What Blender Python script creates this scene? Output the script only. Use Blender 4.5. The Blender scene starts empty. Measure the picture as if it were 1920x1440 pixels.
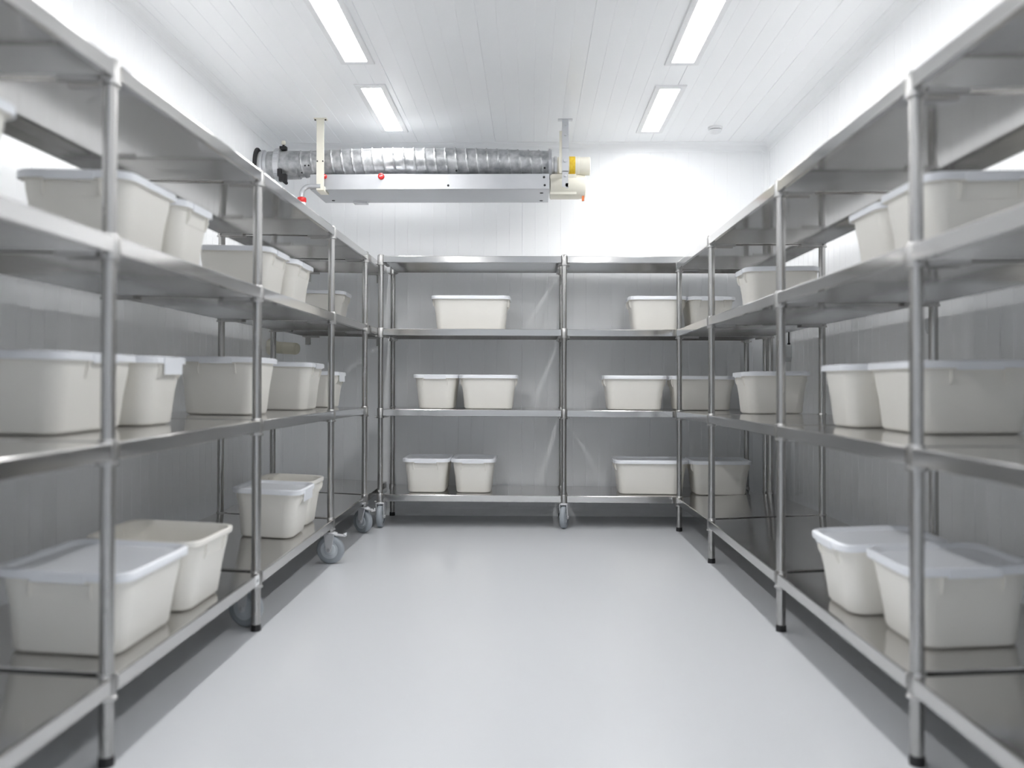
import bpy, bmesh, math, random
from mathutils import Vector, Matrix
random.seed(4)
S = bpy.context.scene
COL = S.collection
PI = math.pi

# ------------------------------------------------------------------ materials
def mat(name, color, rough=.5, metal=0., spec=.5, nodes=None, coat=0.):
    m = bpy.data.materials.new(name); m.use_nodes = True
    nt = m.node_tree; b = nt.nodes['Principled BSDF']
    b.inputs['Base Color'].default_value = (*color, 1)
    b.inputs['Roughness'].default_value = rough
    b.inputs['Metallic'].default_value = metal
    b.inputs['Specular IOR Level'].default_value = spec
    b.inputs['Coat Weight'].default_value = coat
    if nodes: nodes(nt, b)
    return m

def noise_nodes(scale, stretch=(1, 1, 1), c0=None, c1=None, r0=None, r1=None, detail=4., bump=0.):
    def f(nt, b):
        tc = nt.nodes.new('ShaderNodeTexCoord'); mp = nt.nodes.new('ShaderNodeMapping')
        mp.inputs['Scale'].default_value = stretch
        n = nt.nodes.new('ShaderNodeTexNoise'); n.inputs['Scale'].default_value = scale
        n.inputs['Detail'].default_value = detail
        nt.links.new(tc.outputs['Object'], mp.inputs['Vector'])
        nt.links.new(mp.outputs['Vector'], n.inputs['Vector'])
        if c0:
            r = nt.nodes.new('ShaderNodeValToRGB')
            r.color_ramp.elements[0].position = .35; r.color_ramp.elements[1].position = .65
            r.color_ramp.elements[0].color = (*c0, 1); r.color_ramp.elements[1].color = (*c1, 1)
            nt.links.new(n.outputs['Fac'], r.inputs['Fac'])
            nt.links.new(r.outputs['Color'], b.inputs['Base Color'])
        if r0 is not None:
            q = nt.nodes.new('ShaderNodeMapRange')
            q.inputs['From Min'].default_value = .3; q.inputs['From Max'].default_value = .7
            q.inputs['To Min'].default_value = r0; q.inputs['To Max'].default_value = r1
            nt.links.new(n.outputs['Fac'], q.inputs['Value'])
            nt.links.new(q.outputs['Result'], b.inputs['Roughness'])
        if bump:
            bp = nt.nodes.new('ShaderNodeBump'); bp.inputs['Strength'].default_value = bump
            bp.inputs['Distance'].default_value = .01
            nt.links.new(n.outputs['Fac'], bp.inputs['Height'])
            nt.links.new(bp.outputs['Normal'], b.inputs['Normal'])
    return f

M = {}
M['wall'] = mat('white_panel', (.93, .943, .957), .34, 0, .5)
M['ceiling'] = mat('white_ceiling_panel', (.93, .943, .957), .32, 0, .5)
M['cove'] = mat('white_coving', (.93, .943, .957), .35)
M['floor'] = mat('grey_epoxy', (.60, .615, .635), .25, 0, .5)
M['steel'] = mat('brushed_steel', (.64, .632, .62), .12, 1., .5, noise_nodes(3, (1, 1, 1), r0=.10, r1=.15, detail=3))
M['tube'] = mat('steel_tube', (.47, .464, .455), .26, 1., .5, noise_nodes(30, (1, 1, .06), r0=.2, r1=.32))
M['collar'] = mat('cast_steel', (.5, .497, .49), .32, 1.)
M['zinc'] = mat('zinc_plated', (.66, .67, .69), .35, .8)
M['fork'] = mat('bright_zinc', (.74, .75, .77), .35, .25)
M['cream'] = mat('cream_plastic', (.86, .84, .79), .42, 0, .45, noise_nodes(9, c0=(.855, .835, .785), c1=(.865, .847, .797)))
M['lid'] = mat('white_plastic', (.88, .90, .94), .36, 0, .5)
M['black'] = mat('black_rubber', (.015, .015, .017), .6)
M['tyre'] = mat('grey_rubber', (.33, .36, .39), .5)
M['wheel'] = mat('grey_plastic', (.60, .64, .67), .4)
M['galv'] = mat('galvanised', (.5, .51, .52), .4, .75, .5,
                noise_nodes(22, c0=(.33, .34, .35), c1=(.56, .57, .58), r0=.34, r1=.55, detail=8, bump=.05))
M['galvbox'] = mat('galvanised_box', (.5, .51, .53), .36, .75, .5, noise_nodes(4, c0=(.49, .50, .52), c1=(.56, .57, .59), r0=.28, r1=.45))
M['ivory'] = mat('ivory_paint', (.78, .755, .66), .45)
M['khaki'] = mat('khaki_plastic', (.66, .63, .51), .45)
M['yellow'] = mat('yellow_label', (.8, .55, .03), .5, 0, .4, noise_nodes(60, c0=(.78, .5, .02), c1=(.85, .62, .06)))
M['red'] = mat('red_plastic', (.62, .02, .02), .45)
M['orange'] = mat('orange_plastic', (.75, .2, .06), .5)
M['grey'] = mat('grey_enclosure', (.6, .62, .63), .45)
M['label'] = mat('white_label', (.85, .86, .87), .5)
M['print'] = mat('grey_print', (.45, .46, .47), .6)
LAMP = 30.0
for k, q in enumerate((.86, 1.08, 1.12, .75, .5, .42, .4)):
    def emit(nt, b):
        b.inputs['Emission Color'].default_value = (1, .994, .99, 1)
        b.inputs['Emission Strength'].default_value = LAMP*q
    M['lamp%d' % k] = mat('lit_diffuser', (.9, .9, .9), .4, 0, .2, emit)
M['frame'] = mat('white_lamp_frame', (.82, .83, .84), .4)

# ------------------------------------------------------------------ mesh builder
class MB:
    def __init__(self): self.v = []; self.f = []; self.sm = []
    def face(self, idx, smooth=False): self.f.append(idx); self.sm.append(smooth)
    def hexa(self, p):   # 8 points: bottom 4 ccw, top 4
        n = len(self.v); self.v += [tuple(q) for q in p]
        for q in ((3, 2, 1, 0), (4, 5, 6, 7), (0, 1, 5, 4), (1, 2, 6, 5), (2, 3, 7, 6), (3, 0, 4, 7)):
            self.face([n+i for i in q])
    def box(self, x0, x1, y0, y1, z0, z1):
        self.hexa([(x0, y0, z0), (x1, y0, z0), (x1, y1, z0), (x0, y1, z0), (x0, y0, z1), (x1, y0, z1), (x1, y1, z1), (x0, y1, z1)])
    def rings(self, rings, cap0=True, cap1=True, smooth=False, closed=True, loop=False):
        n = len(self.v); k = len(rings[0])
        for r in rings: self.v += [tuple(q) for q in r]
        m = len(rings)
        for i in range(m if loop else m-1):
            a = n+i*k; b = n+((i+1) % m)*k
            for j in range(k if closed else k-1):
                j2 = (j+1) % k
                self.face([a+j, a+j2, b+j2, b+j], smooth)
        if cap0: self.face([n+j for j in range(k)][::-1])
        if cap1: self.face([n+(m-1)*k+j for j in range(k)])
    def lathe(self, p0, p1, prof, seg=24, smooth=True, cap0=True, cap1=True):
        """prof: list of (t along p0->p1 in metres, radius)"""
        p0 = Vector(p0); d = (Vector(p1)-p0).normalized()
        a = d.orthogonal().normalized(); b = d.cross(a)
        R = [[p0+d*t+(a*math.cos(2*PI*j/seg)+b*math.sin(2*PI*j/seg))*r for j in range(seg)] for t, r in prof]
        self.rings(R, cap0, cap1, smooth)
    def cyl(self, p0, p1, r, seg=20, r1=None):
        L = (Vector(p1)-Vector(p0)).length
        r1 = r if r1 is None else r1; c = min(.0015, r*.2, L*.2)
        self.lathe(p0, p1, [(0, r-c), (c, r), (L-c, r1), (L, r1-c)], seg)
    def tube(self, pts, r, seg=12, cap=True):
        pts = [Vector(p) for p in pts]; R = []; up = None
        for i, p in enumerate(pts):
            d = (pts[min(i+1, len(pts)-1)]-pts[max(i-1, 0)]).normalized()
            a = d.orthogonal().normalized() if up is None else (up-d*up.dot(d)).normalized()
            up = a; b = d.cross(a)
            R.append([p+(a*math.cos(2*PI*j/seg)+b*math.sin(2*PI*j/seg))*r for j in range(seg)])
        self.rings(R, cap, cap, True)
    def build(self, name, material, parent=None, origin=(0, 0, 0)):
        me = bpy.data.meshes.new(name)
        o = Vector(origin)
        me.from_pydata([tuple(Vector(q)-o) for q in self.v], [], self.f)
        me.polygons.foreach_set('use_smooth', self.sm)
        bm = bmesh.new(); bm.from_mesh(me)
        bmesh.ops.recalc_face_normals(bm, faces=bm.faces[:]); bm.to_mesh(me); bm.free()
        if any(self.sm):
            try: me.set_sharp_from_angle(angle=math.radians(40))
            except Exception: pass
        me.materials.append(M[material]); me.update()
        ob = bpy.data.objects.new(name, me); COL.objects.link(ob)
        if parent: ob.parent = parent
        else: ob.location = o
        return ob

def tag(o, label=None, cat=None, group=None, kind=None):
    if label: o['label'] = label
    if cat: o['category'] = cat
    if group: o['group'] = group
    if kind: o['kind'] = kind
    return o
def thing(name, label, cat, loc, group=None):
    e = bpy.data.objects.new(name, None); COL.objects.link(e); e.location = loc; e.empty_display_size = .1
    return tag(e, label, cat, group)
def struct(mb, name, material, label=None, cat=None):
    return tag(mb.build(name, material), label, cat, None, 'structure')

# ------------------------------------------------------------------ room shell
XW0, XW1, YW0, YW1, ZC = -1.93, 1.78, -4.4, 6.65, 2.80
PITCH = .0965

def grooved(a0, a1, phase, deep_every=10):
    """profile along a wall: list of (position, depth into the wall)"""
    out = [(a0, 0.)]; k = 0
    p = a0+phase
    while p < a1-.01:
        wide = (k % deep_every == 0)
        g = .0018 if not wide else .0018; d = .0016 if not wide else .005
        out += [(p-g, 0.), (p-g*.25, d), (p+g*.25, d), (p+g, 0.)]
        p += PITCH; k += 1
    out.append((a1, 0.)); return out

def panel_surface(kind):
    m = MB(); T = .12
    def strip(prof, fn0, fn1, back0, back1):
        n = len(m.v); k = len(prof)
        m.v += [fn0(a, d) for a, d in prof]; m.v += [fn1(a, d) for a, d in prof]
        for i in range(k-1): m.face([n+i, n+i+1, n+k+i+1, n+k+i])
        m.v += [back0(prof[0][0]), back0(prof[-1][0]), back1(prof[0][0]), back1(prof[-1][0])]
        b = n+2*k
        m.face([b, b+1, b+3, b+2])
        m.face([n, n+k, b+2, b]); m.face([n+k-1, b+1, b+3, n+2*k-1])
        m.face(list(range(n, n+k))[::-1]+[b, b+1]); m.face(list(range(n+k, n+2*k))+[b+3, b+2])
    if kind == 'back':
        strip(grooved(XW0-T, XW1+T, .05), lambda a, d: (a, YW1+d, 0), lambda a, d: (a, YW1+d, ZC), lambda a: (a, YW1+T, 0), lambda a: (a, YW1+T, ZC))
    if kind == 'front':
        strip(grooved(XW0-T, XW1+T, .05), lambda a, d: (a, YW0-d, 0), lambda a, d: (a, YW0-d, ZC), lambda a: (a, YW0-T, 0), lambda a: (a, YW0-T, ZC))
    if kind == 'left':
        strip(grooved(YW0, YW1, .03), lambda a, d: (XW0-d, a, 0), lambda a, d: (XW0-d, a, ZC), lambda a: (XW0-T, a, 0), lambda a: (XW0-T, a, ZC))
    if kind == 'right':
        strip(grooved(YW0, YW1, .06), lambda a, d: (XW1+d, a, 0), lambda a, d: (XW1+d, a, ZC), lambda a: (XW1+T, a, 0), lambda a: (XW1+T, a, ZC))
    if kind == 'ceiling':
        strip(grooved(XW0-T, XW1+T, .04, 6), lambda a, d: (a, YW0-T, ZC+d), lambda a, d: (a, YW1+T, ZC+d), lambda a: (a, YW0-T, ZC+T), lambda a: (a, YW1+T, ZC+T))
    return m
struct(panel_surface('back'), 'wall_back', 'wall', 'white ribbed panel wall at the far end behind the racks', 'wall')
struct(panel_surface('front'), 'wall_front', 'wall')
struct(panel_surface('left'), 'wall_left', 'wall', 'white ribbed panel wall along the left side', 'wall')
struct(panel_surface('right'), 'wall_right', 'wall', 'white ribbed panel wall along the right side', 'wall')
struct(panel_surface('ceiling'), 'ceiling', 'ceiling', 'white ribbed panel ceiling', 'ceiling')
m = MB(); m.box(XW0-.12, XW1+.12, YW0-.12, YW1+.12, -.1, 0)
struct(m, 'floor', 'floor', 'smooth pale grey epoxy floor', 'floor')

def cove(p0, p1, n0, n1, r, name, steps=6):
    """concave quarter strip from p0 to p1; n0, n1 the two outward directions from the corner"""
    p0, p1, n0, n1 = map(Vector, (p0, p1, n0, n1)); m = MB(); R = []
    for p in (p0, p1):
        c = p+n0*r+n1*r
        ring = [p-n0*.004-n1*.004, p+n0*(r+.012)-n1*.004, p+n0*(r+.012)+n1*.003]
        ring += [c-n0*r*math.sin(t)-n1*r*math.cos(t)+(n0+n1)*.003*0 for t in [PI/2*i/steps for i in range(steps+1)]]
        ring += [p+n1*(r+.012)+n0*.003, p+n1*(r+.012)-n0*.004]
        R.append(ring)
    m.rings(R); return struct(m, name, 'cove')
e = .0
cove((XW0, YW1, 0), (XW1, YW1, 0), (0, -1, 0), (0, 0, 1), .055, 'baseboard_back')
cove((XW0, YW0, 0), (XW0, YW1, 0), (1, 0, 0), (0, 0, 1), .055, 'baseboard_left')
cove((XW1, YW0, 0), (XW1, YW1, 0), (-1, 0, 0), (0, 0, 1), .055, 'baseboard_right')
cove((XW0, YW1, ZC), (XW1, YW1, ZC), (0, -1, 0), (0, 0, -1), .055, 'trim_1')
cove((XW0, YW0, ZC), (XW0, YW1, ZC), (1, 0, 0), (0, 0, -1), .055, 'trim_2')
cove((XW1, YW0, ZC), (XW1, YW1, ZC), (-1, 0, 0), (0, 0, -1), .055, 'trim_3')
cove((XW0, YW1, 0), (XW0, YW1, ZC), (1, 0, 0), (0, -1, 0), .04, 'trim_4')
cove((XW1, YW1, 0), (XW1, YW1, ZC), (-1, 0, 0), (0, -1, 0), .04, 'trim_5')

# ------------------------------------------------------------------ ceiling lights
LAMPS = {('L', 0): 'far left recessed ceiling light panel, in front of the metal duct',
         ('R', 0): 'far right recessed ceiling light panel, nearest the smoke detector',
         ('L', 1): 'near left recessed ceiling light panel cut by the top of the picture',
         ('R', 1): 'near right recessed ceiling light panel cut by the top of the picture',
         ('L', 2): 'left recessed ceiling light panel above the start of the aisle',
         ('R', 2): 'right recessed ceiling light panel above the start of the aisle',
         ('L', 3): 'left recessed ceiling light panel right above the camera',
         ('R', 3): 'right recessed ceiling light panel right above the camera'}
for k, q in ((4, 'second'), (5, 'third'), (6, 'fourth')):
    for sd, nm in (('L', 'left'), ('R', 'right')): LAMPS[sd, k] = nm+' recessed ceiling light panel, '+q+' behind the camera'
for side, xc, dy in (('L', -.981, 0), ('R', .845, .045)):
    for k in range(7):
        y0 = 5.335-1.355*k+dy; y1 = y0+.905
        t = thing('ceiling_light', LAMPS[side, k], 'ceiling light', (xc, (y0+y1)/2, ZC), 'light panels along the ceiling')
        w = .058; o = (xc, (y0+y1)/2, ZC)
        m = MB()
        def rect(a, b, z): return [(xc-w-a, y0-b, z), (xc+w+a, y0-b, z), (xc+w+a, y1+b, z), (xc-w-a, y1+b, z)]
        m.rings([rect(.038, .05, ZC+.002), rect(.038, .05, ZC-.006), rect(.034, .046, ZC-.010), rect(.004, .004, ZC-.010), rect(0, 0, ZC-.004), rect(0, 0, ZC+.002)], False, False, loop=True)
        m.build('frame', 'frame', t, o)
        m = MB(); m.box(xc-w+.0005, xc+w-.0005, y0+.0005, y1-.0005, ZC-.0075, ZC-.002)
        m.build('diffuser', 'lamp%d' % k, t, o)

# ------------------------------------------------------------------ shelving racks
PR = .018            # post radius
LIP = .046
class Rack:
    def __init__(self, name, label, P, nodes, depth, Z, dz, origin):
        self.P, self.s, self.D, self.Z, self.dz, self.o = P, nodes, depth, Z, dz, origin
        self.root = thing(name, label, 'shelving rack', origin, 'steel shelving racks')
    def zat(self, lev, s, t):
        s0 = self.s; z = self.Z[lev]
        i = max(0, min(len(s0)-2, next((k for k in range(len(s0)-1) if s <= s0[k+1]), len(s0)-2)))
        u = (s-s0[i])/(s0[i+1]-s0[i])
        return z[i]+(z[i+1]-z[i])*u+self.dz[lev]*t/self.D
    def pt(self, lev, s, t, dz=0.):
        x, y = self.P(s, t); return (x, y, self.zat(lev, s, t)+dz)
    def post(self, s, t, z0, z1):
        x, y = self.P(s, t); m = MB()
        L = z1-z0
        m.lathe((x, y, z0), (x, y, z1), [(0, PR-.001), (.001, PR), (L-.004, PR), (L-.001, PR-.003), (L, PR-.008)], 28)
        m.build('post', 'tube', self.root, self.o)
    def foot(self, s, t):
        x, y = self.P(s, t); m = MB()
        m.lathe((x, y, 0), (x, y, .026), [(0, .0205), (.016, .0205), (.019, .0195), (.026, .0195)], 24)
        m.build('foot', 'black', self.root, self.o)
    def collar(self, lev, s, t):
        x, y = self.P(s, t); z = self.zat(lev, s, t); m = MB()
        m.lathe((x, y, z-.062), (x, y, z+.006), [(0, .0185), (0, .0265), (.008, .0265), (.0095, .0228), (.064, .0228), (.068, .021), (.068, .0185)], 28, True, False, False)
        # clamp bolt on the run side and one on the aisle side
        xa, ya = self.P(s+.03, t); z0 = z-.052
        d = Vector((xa-x, ya-y, 0)).normalized()
        p = Vector((x, y, z0))
        for sg in (1, -1):
            q = p+d*sg*.022
            m.cyl(q, q+d*sg*.016, .0055, 10)
        m.build('collar', 'collar', self.root, self.o)
    def shelf(self, lev, i, s0=None, s1=None):
        a = (self.s[i] if s0 is None else s0)+.0215; b = (self.s[i+1] if s1 is None else s1)-.0215
        t0, t1 = -.0205, self.D+.0205
        m = MB(); R = []
        for ins, dz in ((.005, 0), (.0016, -.0010), (0, -.0042), (0, -LIP+.002), (.002, -LIP), (.016, -LIP), (.016, -LIP+.002), (.0022, -LIP+.002), (.0022, -.0022)):
            R.append([self.pt(lev, a+ins, t0+ins, dz), self.pt(lev, b-ins, t0+ins, dz), self.pt(lev, b-ins, t1-ins, dz), self.pt(lev, a+ins, t1-ins, dz)])
        m.rings(R, True, True)
        sh = m.build('shelf', 'steel', self.root, self.o)
        for e_, sg in ((a, 1), (b, -1)):
            for tt, ts in ((t0, 1), (t1, -1)):
                m = MB(); q = []
                for dz in (-LIP-.013, -LIP-.001):
                    for (u, v) in ((.001, .035), (.018, .035), (.018, .145), (.001, .145)):
                        q.append(self.pt(lev, e_+sg*u, tt+ts*v, dz))
                m.hexa(q); m.build('corner_clip', 'collar', sh, self.o)
        return sh

def caster(parent, origin, x, y, ztop, ang, brake=True, trail=.03, r=.0775):
    """swivel caster under a post; ang = heading of the axle in degrees"""
    a = math.radians(ang); ax = Vector((math.cos(a), math.sin(a), 0)); fw = Vector((-math.sin(a), math.cos(a), 0))
    c = Vector((x, y, r))+fw*trail; up = Vector((0, 0, 1))
    e = bpy.data.objects.new('caster', None)
    m = MB(); w = .019
    m.lathe(c-ax*w, c+ax*w, [(0, .050), (0, r-.010), (.004, r-.003), (.010, r), (2*w-.010, r), (2*w-.004, r-.003), (2*w, r-.010), (2*w, .050)], 40, True, False, False)
    fork = MB()
    # head plate and kingpin
    h = Vector((x, y, 0))
    fork.cyl(h+up*(2*r+.008), h+up*(2*r+.018), .030, 24)
    fork.cyl(h+up*(2*r+.016), h+up*ztop, .017, 20)
    for sg in (-1, 1):
        o = c+ax*sg*(w+.006); th = ax*sg*.003
        n = fw*(-1 if trail < 0 else 1)
        topf, topb = h+ax*sg*(w+.006)+fw*.030+up*(2*r+.010), h+ax*sg*(w+.006)-fw*.030+up*(2*r+.010)
        arc = [o+(fw*math.cos(t)+up*math.sin(t))*.016 for t in [math.radians(d) for d in range(0, -181, -20)]]
        ring = [topf]+arc+[topb]
        fork.rings([[p-th for p in ring], [p+th for p in ring]])
    fork.hexa([h+ax*s1*(w+.009)+fw*s2*.030+up*(2*r+dz) for dz in (.007, .012) for s1, s2 in ((-1, -1), (1, -1), (1, 1), (-1, 1))])
    f = fork.build('caster_fork', 'fork', parent, origin)
    wh = m.build('tyre', 'tyre', f, (0, 0, 0))
    d = MB()
    d.lathe(c-ax*(w-.003), c+ax*(w-.003), [(0, .012), (0, .030), (.004, .034), (.002, .052), (2*w-.008, .052), (2*w-.010, .034), (2*w-.006, .030), (2*w-.006, .012)], 36, True, True, True)
    d.build('wheel_disc', 'wheel', f, (0, 0, 0))
    b = MB(); b.cyl(c-ax*(w+.014), c+ax*(w+.014), .0065, 12)
    for sg in (-1, 1): b.cyl(c+ax*sg*(w+.009), c+ax*sg*(w+.015), .011, 6)
    b.build('axle', 'zinc', f, (0, 0, 0))
    if brake:
        k = MB(); q = h-fw*.028+up*(2*r+.004)
        pts = []
        for dz in (-.003, .004):
            for s, l, z in ((-1, 0, 0), (1, 0, 0), (1, .058, -.006), (-1, .058, -.006)):
                pts.append(q+ax*s*.016-fw*l*(1)+up*(dz+z))
        k.hexa(pts)
        for s in (-1, 1): k.cyl(q-fw*.056+ax*s*.013-up*.008, q-fw*.056+ax*s*.013+up*.010, .005, 10)
        k.build('brake_pedal', 'fork', f, (0, 0, 0))
    bpy.data.objects.remove(e)
    for ch in list(f.children): ch.location = Vector((0, 0, 0))-Vector(origin)
    return f

# ---- left rack
LY = [1.02, 2.274, 3.5193, 4.8332, 5.8127, 6.605]
LZ = {1: [.235, .235, .236, .247, .253, .256], 2: [.841, .842, .846, .841, .833, .833],
      3: [1.381, 1.380, 1.381, 1.380, 1.380, 1.380], 4: [1.834, 1.836, 1.848, 1.851, 1.856, 1.858]}
LDZ = {1: .028, 2: .008, 3: .012, 4: .012}
left = Rack('shelving_rack', 'long stainless steel shelving rack along the left wall, partly on casters',
            lambda s, t: (-1.1035-t, s), LY, .6115, LZ, LDZ, (-1.41, 3.8, 0))
right_front = lambda y: .9877-.0044*(y-3.5)+.0205
RY = [1.06, 2.3374, 3.5754, 4.9131, 5.9517]
RZ = {1: [.237, .237, .237, .242, .230], 2: [.834, .832, .828, .821, .807],
      3: [1.364, 1.364, 1.364, 1.363, 1.354], 4: [1.814, 1.814, 1.812, 1.811, 1.807]}
RDZ = {1: .028, 2: .005, 3: .006, 4: .002}
right = Rack('shelving_rack', 'long stainless steel shelving rack along the right wall, standing on black feet',
             lambda s, t: (right_front(s)+t, s), RY, .61, RZ, RDZ, (1.3, 3.5, 0))
BX = [-1.038, .2255, 1.600]
BZ = {1: [.2285, .2245, .220], 2: [.8135, .809, .8045], 3: [1.367, 1.3628, 1.358], 4: [1.868, 1.8635, 1.859]}
back = Rack('shelving_rack', 'two-bay stainless steel shelving rack standing across the far wall',
            lambda s, t: (s, 6.043+t), BX, .535, BZ, {1: 0, 2: 0, 3: 0, 4: 0}, (.28, 6.3, 0))
ZL = .205
for i, s in enumerate(LY):
    for t in (0, left.D):
        if i == 5: continue
        cast = (t == 0 and i in (3, 4))
        left.post(s, t, (.165 if cast else .012), left.zat(4, s, t)+.010)
        if not cast: left.foot(s, t)
        for lev in (1, 2, 3, 4):
            if lev == 2 and i == 5: continue
            left.collar(lev, s, t)
for i in range(5):
    for lev in (1, 2, 3, 4):
        if lev == 2 and i == 4: continue
        left.shelf(lev, i)
m = MB()
for lev in (1, 3, 4):
    for tt in (.05, left.D-.02):
        x, y = left.P(6.60, tt); z = left.zat(lev, 6.58, tt)
        m.box(x-.02, x+.02, 6.555, 6.648, z-.056, z-.0465); m.box(x-.02, x+.02, 6.644, 6.649, z-.11, z-.0465)
m.build('wall_bracket', 'collar', left.root, left.o)
for x, y, ang in ((-1.1035, 4.8332, 82), (-1.1035, 5.8127, 55)):
    caster(left.root, left.o, x, y, .185, ang, trail=(.0 if ang == 82 else .012))
caster(left.root, left.o, -1.165, 3.585, .188, 70, brake=False, trail=.0)
# sticker on the lowest lip beside the post
m = MB(); m.box(-1.0832, -1.0822, 3.445, 3.495, .192, .232); st = m.build('sticker', 'label', left.root, left.o); st['label'] = 'small white paper sticker'
m = MB(); m.box(-1.0823, -1.0819, 3.455, 3.485, .205, .217); m.build('print', 'print', st, left.o); st.children[0].location = (0, 0, 0)

for i, s in enumerate(RY):
    for t in (0, right.D):
        right.post(s, t, .012, right.zat(4, s, t)+.010); right.foot(s, t)
        for lev in (1, 2, 3, 4): right.collar(lev, s, t)
for i in range(4):
    for lev in (1, 2, 3, 4): right.shelf(lev, i)

for i, s in enumerate(BX):
    for t in (0, back.D):
        cast = (t == 0 and i < 2)
        back.post(s, t, (.165 if cast else .012), back.zat(4, s, t)+.012)
        if not cast: back.foot(s, t)
        for lev in (1, 2, 3, 4): back.collar(lev, s, t)
for i in range(2):
    for lev in (1, 2, 3, 4): back.shelf(lev, i)
caster(back.root, back.o, BX[0]+.004, 6.043, .182, 178, brake=False, trail=.0)
caster(back.root, back.o, BX[1]+.002, 6.043, .182, 165, brake=False, trail=.0)
# parts were built in world space: children of children need their parent's frame only once
for rk in (left, right, back):
    for ch in rk.root.children:
        for g in ch.children:
            if g.name.startswith(('corner_clip', 'stiffener')): g.location = (0, 0, 0)

# ------------------------------------------------------------------ storage bins
def rr(w, d, r, z, n=6):
    pts = []
    r = min(r, w/2-.001, d/2-.001)
    for cx, cy, a0 in ((w/2-r, d/2-r, 0), (-w/2+r, d/2-r, 90), (-w/2+r, -d/2+r, 180), (w/2-r, -d/2+r, 270)):
        for i in range(n+1):
            a = math.radians(a0+90*i/n); pts.append((cx+r*math.cos(a), cy+r*math.sin(a), z))
    return pts
def storage_bin(label, rack, lev, x0, x1, y0, y1, ends='y', lid=True, clip=False, h=.238, group='cream storage bins', hfix=None):
    w, d = x1-x0, y1-y0; cx, cy = (x0+x1)/2, (y0+y1)/2
    if rack is back: s, t = cx, cy-6.043
    elif rack is left: s, t = cy, -1.1035-cx
    else: s, t = cy, cx-right_front(cy)
    z = rack.zat(lev, s, t)
    root = thing('storage_bin', label, 'storage bin', (cx, cy, z+.0014), group)
    k = rack.dz[lev]/rack.D
    ks = (rack.zat(lev, s+.15, t)-rack.zat(lev, s-.15, t))/.3
    if rack is left: root.rotation_euler = (math.atan(ks), math.atan(k), 0)
    elif rack is right: root.rotation_euler = (math.atan(ks), -math.atan(k), 0)
    else: root.rotation_euler = (0, -math.atan(ks), 0)
    bh = h-(.004 if lid else 0)
    T = .036                                  # taper of each side from rim to base
    rad = .055
    m = MB()
    def R(ins, zz, rd=rad): return rr(w-2*ins, d-2*ins, max(.02, rd), zz)
    outer = [R(T+.016, 0, rad-.012), R(T+.006, .003, rad-.005), R(T, .012), R(.017+(T-.017)*.5, bh*.5), R(.017, bh-.05), R(.015, bh-.022)]
    rim = [R(.006, bh-.021), R(.004, bh-.019), R(.004, bh-.003), R(.006, bh), R(.012, bh), R(.016, bh-.004)]
    inner = [R(.019, bh-.03), R(T+.003, .015), R(T+.012, .005, rad-.01)]
    m.rings(outer+rim+inner, True, True, True)
    m.build('body', 'cream', root)
    for sg in (-1, 1):                        # moulded handle: two ribs and the line joining them
        L = w if ends == 'y' else d; Dp = d if ends == 'y' else w
        half = min(.085, L*.27); g = MB()
        for u in (-half, half):
            prof = [(-.004, bh-.020), (.011, bh-.020), (.012, bh-.045), (.008, bh-.058), (.001, bh-.072), (-.010, bh-.072)]
            ring = []
            for uu in (u-.0028, u+.0028):
                ring.append([(uu, sg*(Dp/2-.017+v), zz) if ends == 'y' else (sg*(Dp/2-.017+v), uu, zz) for v, zz in prof])
            g.rings(ring)
        prof = [(-.012, bh-.066), (.0006, bh-.066), (.0, bh-.072), (-.012, bh-.072)]
        g.rings([[(uu, sg*(Dp/2-.0185+v), zz) if ends == 'y' else (sg*(Dp/2-.0185+v), uu, zz) for v, zz in prof] for uu in (-half, half)])
        g.build('handle', 'cream', root)
    if lid:
        m = MB()
        zt = h
        outer = [R(.0030, zt-.024), R(.0, zt-.024), R(.0, zt-.004), R(.002, zt-.001), R(.006, zt+.001), R(.016, zt+.001), R(.020, zt-.002), R(.028, zt-.012), R(.05, zt-.0125)]
        under = [R(.03, zt-.0145), R(.017, zt-.0035), R(.0035, zt-.0035)]
        m.rings(outer, False, True, True)
        m.rings([R(.0030, zt-.024), R(.0030, zt-.0035), R(.017, zt-.0035), R(.03, zt-.0145)], False, True, True)
        lo = m.build('lid', 'lid', root)
        for sg in (-1, 1):                    # raised edges of the lid over the grips
            L = w if ends == 'y' else d; Dp = d if ends == 'y' else w
            c = MB(); half = min(.075, L*.24)
            z0 = (zt-.062 if clip else zt-.030)
            q = []
            for zz in (z0, zt-.004):
                for u, v in ((-half, -.0005), (half, -.0005), (half, .003), (-half, .003)):
                    a = sg*(Dp/2+v); q.append((u, a, zz) if ends == 'y' else (a, u, zz))
            c.hexa(q); c.build('lid_clip', 'lid', lo)
    return root

U, Mi, Lo = 3, 2, 1
W = 'lidded cream bin '
# left rack, upper shelf
storage_bin('cream plastic bin on the left upper shelf, cut by the picture edge', left, U, -1.53, -1.165, 1.58, 1.99, 'y', clip=True)
storage_bin(W+'behind the nearest left post on the upper shelf', left, U, -1.545, -1.185, 2.555, 2.94, 'y')
storage_bin(W+'on the left upper shelf, tight behind the one at the near post', left, U, -1.61, -1.178, 2.945, 3.255, 'x')
storage_bin(W+'on the left upper shelf, just beyond the second post', left, U, -1.56, -1.20, 4.0, 4.375, 'x')
storage_bin(W+'on the left upper shelf, narrow, just before the third post', left, U, -1.55, -1.188, 4.40, 4.80, 'x')
storage_bin(W+'at the far end of the left upper shelf, near the corner', left, U, -1.69, -1.285, 5.97, 6.29, 'x')
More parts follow.
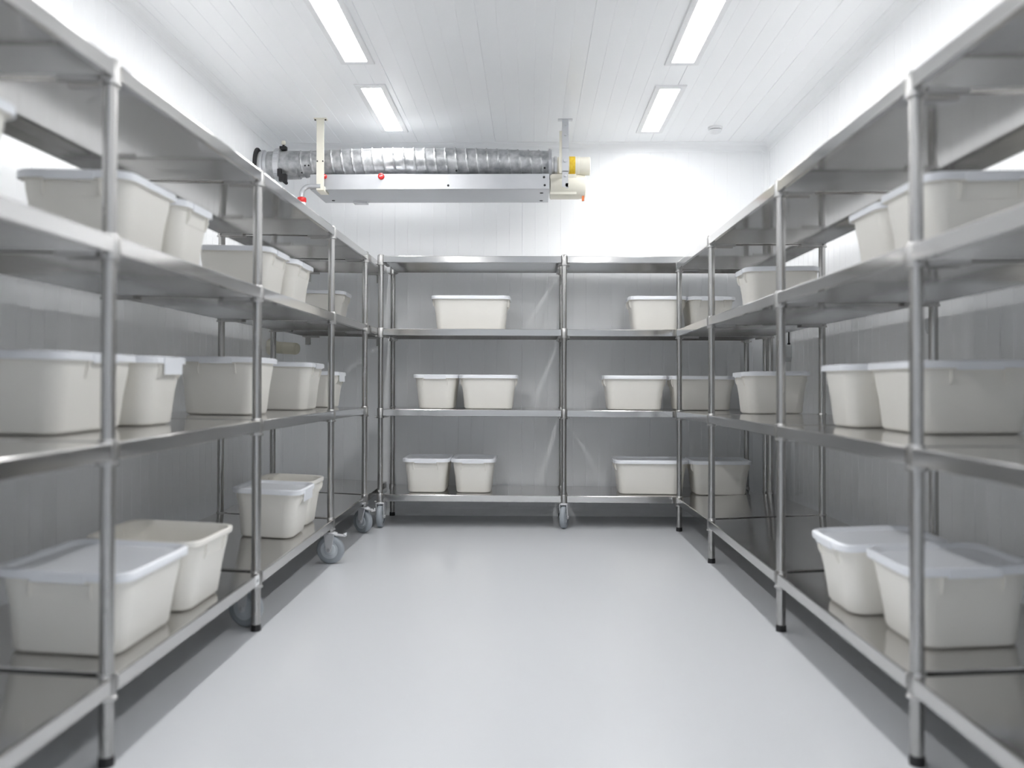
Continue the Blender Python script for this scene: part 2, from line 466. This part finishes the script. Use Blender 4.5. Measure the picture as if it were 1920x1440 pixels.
# left rack, middle shelf
storage_bin(W+'on the left middle shelf, nearest and largest, cut by picture edge', left, Mi, -1.66, -1.298, 2.405, 2.90, 'x')
storage_bin(W+'with a long white clip on the left middle shelf', left, Mi, -1.68, -1.258, 2.905, 3.215, 'x', clip=True)
storage_bin(W+'on the left middle shelf, two ribs facing out behind the second post', left, Mi, -1.615, -1.222, 3.915, 4.245, 'y', h=.262)
storage_bin(W+'on the left middle shelf, just in front of the third post', left, Mi, -1.62, -1.195, 4.735, 5.09, 'x', h=.26)
storage_bin(W+'on the left middle shelf, furthest, half hidden behind the third post', left, Mi, -1.58, -1.212, 5.43, 5.765, 'x', clip=True, h=.225)
# left rack, bottom shelf
storage_bin('large white lidded cream bin on the left bottom shelf behind nearest post', left, Lo, -1.487, -1.102, 2.365, 2.83, 'y')
storage_bin('open cream bin without lid on the left bottom shelf, the nearer of two', left, Lo, -1.485, -1.092, 2.84, 3.235, 'x', lid=False)
storage_bin(W+'on the left bottom shelf with an open bin behind', left, Lo, -1.44, -1.108, 4.155, 4.495, 'x', clip=True)
storage_bin('open cream bin without lid on the left bottom shelf, the farther of two', left, Lo, -1.445, -1.128, 4.50, 4.80, 'x', lid=False)
# back rack
yb = 6.09
storage_bin('long '+W+'alone on the upper shelf of the back rack left bay', back, U, -.70, -.149, yb, yb+.33, 'x', h=.235)
storage_bin(W+'on the back rack upper shelf, long side out', back, U, .676, 1.080, yb, yb+.33, 'x', h=.235)
storage_bin(W+'on the back rack upper shelf, ribbed end out, at the right', back, U, 1.085, 1.417, yb+.01, yb+.42, 'y', h=.235)
storage_bin(W+'on the back rack middle shelf, narrow ribbed end facing out', back, Mi, -.825, -.511, yb, yb+.41, 'y')
storage_bin(W+'on the back rack middle shelf, left bay, long side facing out', back, Mi, -.505, -.094, yb, yb+.33, 'x')
storage_bin(W+'on the back rack middle shelf, left one of the right bay', back, Mi, .500, .942, yb-.01, yb+.32, 'x')
storage_bin(W+'on the back rack middle shelf, shaded, behind the right rack posts', back, Mi, .968, 1.417, yb-.01, yb+.32, 'x')
storage_bin(W+'on the back rack bottom shelf, leftmost, ribbed end facing out', back, Lo, -.898, -.566, yb, yb+.41, 'y')
storage_bin(W+'on the back rack bottom shelf, second from left, ribbed end out', back, Lo, -.559, -.246, yb, yb+.41, 'y')
storage_bin('long '+W+'on the back rack bottom shelf, right bay, left one', back, Lo, .578, 1.089, yb-.01, yb+.34, 'x')
storage_bin(W+'at the right end of the back rack bottom shelf', back, Lo, 1.103, 1.523, yb-.03, yb+.32, 'x')
# right rack
storage_bin(W+'on the right upper shelf, farthest, in front of the third post', right, U, 1.118, 1.512, 4.60, 4.885, 'x')
storage_bin(W+'on the right upper shelf, middle of the three', right, U, 1.150, 1.55, 2.925, 3.25, 'y')
storage_bin(W+'on the right upper shelf, nearest, behind the nearest post', right, U, 1.132, 1.50, 2.53, 2.913, 'y')
storage_bin(W+'on the right middle shelf, farthest, seen through the second post', right, Mi, 1.198, 1.575, 4.945, 5.30, 'x')
storage_bin(W+'on the right middle shelf, narrow, beside the nearest bin', right, Mi, 1.155, 1.55, 3.27, 3.575, 'y')
storage_bin('large '+W+'on the right middle shelf behind nearest post', right, Mi, 1.222, 1.645, 2.835, 3.262, 'y')
storage_bin(W+'on the right bottom shelf, the farther of two', right, Lo, 1.008, 1.365, 2.855, 3.195, 'x')
storage_bin('large '+W+'on the right bottom shelf, nearest', right, Lo, 1.065, 1.432, 2.485, 2.84, 'y')

# ------------------------------------------------------------------ duct unit under the ceiling
o = (-.7, 6.2, 2.32)
unit = thing('duct_fan_unit', 'galvanised spiral duct with box and ivory fan under the ceiling, far left', 'ventilation duct', o)
x0, x1 = -1.64, .13
def axis(x):
    u = (x-(-1.9))/2.03
    return 6.13-.02*math.sin(PI*u)+.03*(1-u)**2, 2.520+.020*math.sin(PI*min(1, max(0, u)))
m = MB(); R = []; seg = 48; p = .0725; n = int((x1-x0)/p*12)
for i in range(n+1):
    x = x0+(x1-x0)*i/n; cy, cz = axis(x); ring = []
    for j in range(seg):
        th = 2*PI*j/seg
        f = ((x-x0)/p-th/(2*PI)) % 1.0; q = min(f, 1-f)
        r = .0905+.0075*math.exp(-(q/.05)**2)+.0012*math.sin(3*th+x*9)
        ring.append((x, cy+r*math.cos(th), cz+r*math.sin(th)))
    R.append(ring)
m.rings(R, True, True, True); m.build('spiral_duct', 'galv', unit, o)
# end collar at the fan side with a screw band
cy, cz = axis(x1)
m = MB(); m.lathe((x1-.012, cy, cz), (x1+.02, cy, cz), [(0, .098), (0, .106), (.012, .106), (.012, .1), (.02, .1), (.02, .09)], 40); m.build('end_band', 'galvbox', unit, o)
# joining section at the wall: flange ring, sleeve, slotted clamp
cy, cz = axis(-1.9)
m = MB(); m.lathe((XW0, cy, cz), (XW0+.03, cy, cz), [(0, .128), (.006, .128), (.008, .122), (.02, .112), (.02, .098)], 40, True, True, False); m.build('wall_flange', 'black', unit, o)
m = MB(); m.lathe((XW0+.004, cy, cz), (XW0+.10, cy, cz), [(0, .1), (.03, .104), (.035, .112), (.05, .112), (.055, .1), (.096, .096)], 40); m.build('sleeve', 'zinc', unit, o)
cy, cz = axis(-1.74)
m = MB(); m.lathe((-1.85, cy, cz), (-1.63, cy, cz), [(0, .094), (.06, .096), (.14, .1), (.22, .098)], 40); m.build('end_sleeve', 'galv', unit, o)
m = MB()
m.lathe((-1.80, cy, cz), (-1.755, cy, cz), [(0, .1), (.004, .112), (.041, .112), (.045, .1)], 40)
for j in range(40):
    th = 2*PI*j/40; c = Vector((-1.777, cy+.1125*math.cos(th), cz+.1125*math.sin(th))); t = Vector((0, -math.sin(th), math.cos(th))); nn = Vector((0, math.cos(th), math.sin(th)))
    m.hexa([c+Vector((a, 0, 0))+t*b+nn*e_ for e_ in (-.003, .003) for a, b in ((-.016, -.0035), (.016, -.0035), (.016, .0035), (-.016, .0035))])
m.build('hose_clamp', 'zinc', unit, o)
m = MB(); m.box(-1.75, -1.70, cy-.11, cy-.07, cz-.135, cz-.085); m.cyl((-1.71, cy-.12, cz-.14), (-1.71, cy-.06, cz-.14), .012, 14); m.box(-1.762, -1.735, cy-.105, cy-.075, cz-.10, cz-.05)
m.build('latch', 'black', unit, o)
m = MB(); m.box(-1.765, -1.72, cy-.04, cy, cz+.1, cz+.125); m.cyl((-1.742, cy-.02, cz+.12), (-1.742, cy-.02, cz+.145), .008, 12); m.build('top_bracket', 'black', unit, o)
m = MB(); m.lathe((-1.742, cy-.02, cz+.137), (-1.742, cy-.02, cz+.167), [(0, .010), (.004, .015), (.024, .015), (.03, .011)], 20); m.build('knob', 'ivory', unit, o)
# dark access holes and screws on the duct
for xx, th, r in ((-.52, -125, .007), (.09, -150, .007), (-1.57, -160, .006), (-1.545, -160, .006), (-1.60, -128, .006), (.10, -118, .007)):
    cy, cz = axis(xx); a = math.radians(th); d = Vector((0, math.cos(a), math.sin(a))); c = Vector((xx, cy, cz))
    k = MB(); k.cyl(c+d*.086, c+d*.095, r, 14); k.build('screw', 'black', unit, o)
# box below
m = MB()
bx0, bx1, by0, by1, bz0, bz1 = -1.52, .122, 6.0, 6.45, 2.318, 2.425
c = .004
def brect(i, z): return [(bx0+i, by0+i, z), (bx1-i, by0+i, z), (bx1-i, by1-i, z), (bx0+i, by1-i, z)]
m.rings([brect(c, bz0), brect(c*.3, bz0+c*.3), brect(0, bz0+c), brect(0, bz1-c), brect(c, bz1)])
m.build('box_housing', 'galvbox', unit, o)
m = MB(); m.box(-1.30, -1.20, 6.39, 6.452, 2.304, 2.318); m.build('drain_plate', 'zinc', unit, o)
for xx, zz in ((-.57, 2.345), (.09, 2.345), (.085, 2.40)):
    k = MB(); k.cyl((xx, by0-.004, zz), (xx, by0+.004, zz), .008, 14); k.build('screw', 'black', unit, o)
for xx, yy in ((-1.45, 6.1), (-1.44, 6.36), (.07, 6.12), (.07, 6.38)):
    k = MB(); k.cyl((xx, yy, bz0-.003), (xx, yy, bz0+.003), .012, 14); k.build('screw', 'black', unit, o)
for xx, r in ((-1.42, .016), (-1.03, .022)):
    k = MB(); k.lathe((xx, by0-.014, 2.408), (xx, by0+.004, 2.408), [(0, r*.55), (.002, r*.8), (.006, r), (.018, r)], 24); k.build('plug', 'red', unit, o)
    k = MB(); k.hexa([(xx+a, by0-.0155-b, 2.408+cz_) for b in (0, -.002) for a, cz_ in ((-r*.5, -.003), (r*.5, .002), (r*.5, .006), (-r*.5, .001))]); k.build('plug_mark', 'label', unit, o)
# ivory fan motor at the right end
cy, cz = axis(x1); cz = 2.505
m = MB(); m.lathe((.125, cy, cz), (.19, cy, cz), [(0, .06), (.02, .066), (.03, .060), (.034, .068), (.05, .068), (.055, .06), (.065, .06)], 32); m.build('neck', 'zinc', unit, o)
m = MB(); m.lathe((.178, cy, cz), (.408, cy, cz), [(0, .052), (.003, .064), (.07, .064), (.072, .066), (.15, .066), (.152, .063), (.226, .063), (.23, .058)], 36); m.build('fan_motor', 'ivory', unit, o)
m = MB(); m.lathe((.262, cy, cz), (.302, cy, cz), [(0, .0655), (.0, .0675), (.04, .0675), (.04, .0655)], 36, True, False, False); m.build('warning_band', 'yellow', unit, o)
m = MB(); m.lathe((.128, cy+.02, 2.365), (.385, cy+.02, 2.365), [(0, .075), (.004, .085), (.20, .085), (.245, .078), (.257, .06)], 36)
m.box(.128, .31, cy-.05, cy+.1, 2.30, 2.44); m.build('fan_housing', 'ivory', unit, o)
m = MB(); m.box(.350, .366, cy-.02, cy+.0, 2.262, 2.297); m.build('tab', 'orange', unit, o)

# hangers
t = thing('ceiling_bracket', 'ivory flat steel hanger holding the left end of the duct', 'bracket', (-1.44, 5.95, ZC))
m = MB(); m.box(-1.468, -1.418, 5.962, 5.974, 2.308, ZC); m.box(-1.468, -1.418, 5.974, 6.10, 2.304, 2.3165); m.box(-1.418, -1.414, 5.962, 6.10, 2.304, 2.335); m.build('strap', 'ivory', t, t.location)
m = MB(); m.box(-1.486, -1.40, 5.955, 6.0, ZC-.008, ZC); m.build('ceiling_plate', 'ivory', t, t.location)
for xx in (-1.478, -1.408):
    m = MB(); m.cyl((xx, 5.966, ZC-.015), (xx, 5.966, ZC-.007), .006, 10); m.build('bolt', 'black', t, t.location)
for xx in (-1.462, -1.424):
    m = MB(); m.cyl((xx, 5.958, 2.505), (xx, 5.964, 2.505), .005, 10); m.build('bolt', 'black', t, t.location)
t = thing('ceiling_bracket', 'galvanised steel hanger strap holding the fan end of the duct', 'bracket', (.233, 6.02, ZC))
m = MB(); m.box(.208, .252, 6.012, 6.018, 2.44, ZC-.06); m.box(.208, .252, 6.006, 6.012, 2.60, ZC); m.box(.208, .252, 6.012, 6.07, 2.44, 2.446); m.build('strap', 'zinc', t, t.location)
m = MB(); m.box(.190, .208, 6.015, 6.027, 2.43, ZC-.08); m.build('side_channel', 'ivory', t, t.location)
m = MB(); m.box(.208, .250, 6.006, 6.012, 2.335, 2.44); m.box(.232, .252, 6.006, 6.012, 2.325, 2.36); m.build('lower_plate', 'galvbox', t, t.location)
for zz, r in ((2.762, .010), (2.69, .008), (2.515, .013), (2.41, .009)):
    m = MB(); m.cyl((.230, 5.998, zz), (.230, 6.008, zz), r, 14); m.build('bolt', 'zinc', t, t.location)
m = MB(); m.box(.18, .28, 6.0, 6.045, ZC-.005, ZC); m.build('ceiling_plate', 'zinc', t, t.location)

# drain pipe
t = thing('drain_pipe', 'grey elbow drain pipe with red ring beside the duct box', 'pipe', (-1.55, 5.98, 2.3))
m = MB(); cxx, czz, rr_ = -1.515, 2.335, .055
pts = [(-1.44, 5.97, czz+.0), (-1.515, 5.97, czz)]+[(cxx-rr_*math.sin(a), 5.97, czz-rr_+rr_*math.cos(a)) for a in [PI/2*i/8 for i in range(1, 9)]]+[(cxx-rr_, 5.97, 2.262)]
m.tube(pts, .0165, 16); m.build('elbow', 'galvbox', t, t.location)
m = MB(); m.lathe((cxx-rr_, 5.97, 2.225), (cxx-rr_, 5.97, 2.258), [(0, .028), (.004, .031), (.026, .031), (.033, .027)], 24); m.build('ring', 'red', t, t.location)
m = MB(); m.lathe((cxx-rr_, 5.97, 1.90), (cxx-rr_, 5.97, 2.226), [(0, .022), (.22, .022), (.30, .027), (.326, .027)], 24); m.build('pipe', 'label', t, t.location)

# smoke detector
t = thing('smoke_detector', 'round white smoke detector on the ceiling near the far right corner', 'smoke detector', (1.294, 6.22, ZC))
m = MB(); m.lathe((1.294, 6.22, ZC), (1.294, 6.22, ZC-.02), [(0, .05), (.012, .05), (.016, .046), (.016, .036)], 32); m.build('base', 'frame', t, t.location)
m = MB(); m.lathe((1.294, 6.22, ZC-.015), (1.294, 6.22, ZC-.022), [(0, .038), (.007, .038)], 32); m.build('slot', 'black', t, t.location)
m = MB(); m.lathe((1.294, 6.22, ZC-.020), (1.294, 6.22, ZC-.045), [(0, .043), (.010, .043), (.020, .036), (.025, .022)], 32); m.build('cap', 'frame', t, t.location)

# relief valve on the left wall
t = thing('wall_valve', 'khaki cylindrical valve sticking out of left wall below the upper shelf', 'valve', (XW0, 6.42, 1.25))
q0, q1 = Vector((XW0, 6.42, 1.255)), Vector((-1.69, 6.36, 1.238))
m = MB(); m.lathe(q0, q1, [(0, .043), (.13, .043), (.133, .0445), (.139, .0445), (.142, .043), (.225, .043), (.24, .036), (.246, .02)], 32); m.build('barrel', 'khaki', t, t.location)
m = MB(); m.lathe(q0, q1, [(0, .058), (.05, .058), (.056, .052)], 8, False); m.build('flange', 'ivory', t, t.location)
m = MB(); m.box(XW0, XW0+.012, 6.50, 6.62, 1.17, 1.31); m.build('wall_plate', 'frame', t, t.location)

# sensors on the right wall
def sensor(label, y, z, s=1.):
    t = thing('wall_sensor', label, 'sensor', (XW1, y, z))
    m = MB(); ring = []
    prof = [(-.05*s, .055*s), (.05*s, .055*s), (.055*s, .045*s), (.055*s, -.03*s), (.03*s, -.06*s), (-.03*s, -.06*s), (-.055*s, -.03*s), (-.055*s, .045*s)]
    for xx, k in ((XW1, 1), (XW1-.035*s, 1), (XW1-.042*s, .88)):
        ring.append([(xx, y+a*k, z+b*k) for a, b in prof])
    m.rings(ring); m.build('case', 'grey', t, t.location)
    m = MB(); m.tube([(XW1-.012, y-.02*s, z+.05*s), (XW1-.012, y-.02*s, z+.12), (XW1-.010, y-.02*s, z+.22)], .005, 8); m.build('cable', 'black', t, t.location)
    m = MB(); m.cyl((XW1-.012, y-.02*s, z+.052*s), (XW1-.012, y-.02*s, z+.068*s), .009, 10); m.build('gland', 'black', t, t.location)
sensor('small grey sensor case with black cable on right wall near the corner', 6.10, 1.205)
sensor('small pale sensor with thin cable on right wall behind nearest right post', 3.93, 1.255, .6)

# ------------------------------------------------------------------ camera
YAW, PIT, ROL = .021793433, .009119704, .002103326
cy_, sy_, cp, sp, cr, sr = math.cos(YAW), math.sin(YAW), math.cos(PIT), math.sin(PIT), math.cos(ROL), math.sin(ROL)
Ym = Matrix(((cy_, sy_, 0), (-sy_, cy_, 0), (0, 0, 1))); Pm = Matrix(((1, 0, 0), (0, cp, sp), (0, -sp, cp))); Rm = Matrix(((cr, 0, sr), (0, 1, 0), (-sr, 0, cr)))
A = Rm @ Pm @ Ym
cam = bpy.data.cameras.new('camera'); co = bpy.data.objects.new('camera', cam); COL.objects.link(co)
rgt, fwd, upv = A[0], A[1], A[2]
co.matrix_world = Matrix(((rgt[0], upv[0], -fwd[0], 0), (rgt[1], upv[1], -fwd[1], 0), (rgt[2], upv[2], -fwd[2], 1.0), (0, 0, 0, 1)))
cam.sensor_width = 36.; cam.lens = 1650/1920*36; cam.shift_y = -18.555/1920
cam.clip_start = .02
cam.dof.use_dof = True; cam.dof.focus_distance = 6.1; cam.dof.aperture_fstop = 1.5
S.camera = co

# ------------------------------------------------------------------ world and view
w = bpy.data.worlds.new('world'); S.world = w; w.use_nodes = True
w.node_tree.nodes['Background'].inputs['Color'].default_value = (.5, .52, .55, 1)
w.node_tree.nodes['Background'].inputs['Strength'].default_value = .05
S.view_settings.view_transform = 'Standard'; S.view_settings.look = 'None'
S.view_settings.exposure = 0.38; S.view_settings.gamma = 1.0
S.cycles.use_denoising = True; S.cycles.use_adaptive_sampling = True; S.cycles.adaptive_threshold = .03
S.cycles.max_bounces = 20; S.cycles.diffuse_bounces = 16; S.cycles.glossy_bounces = 10
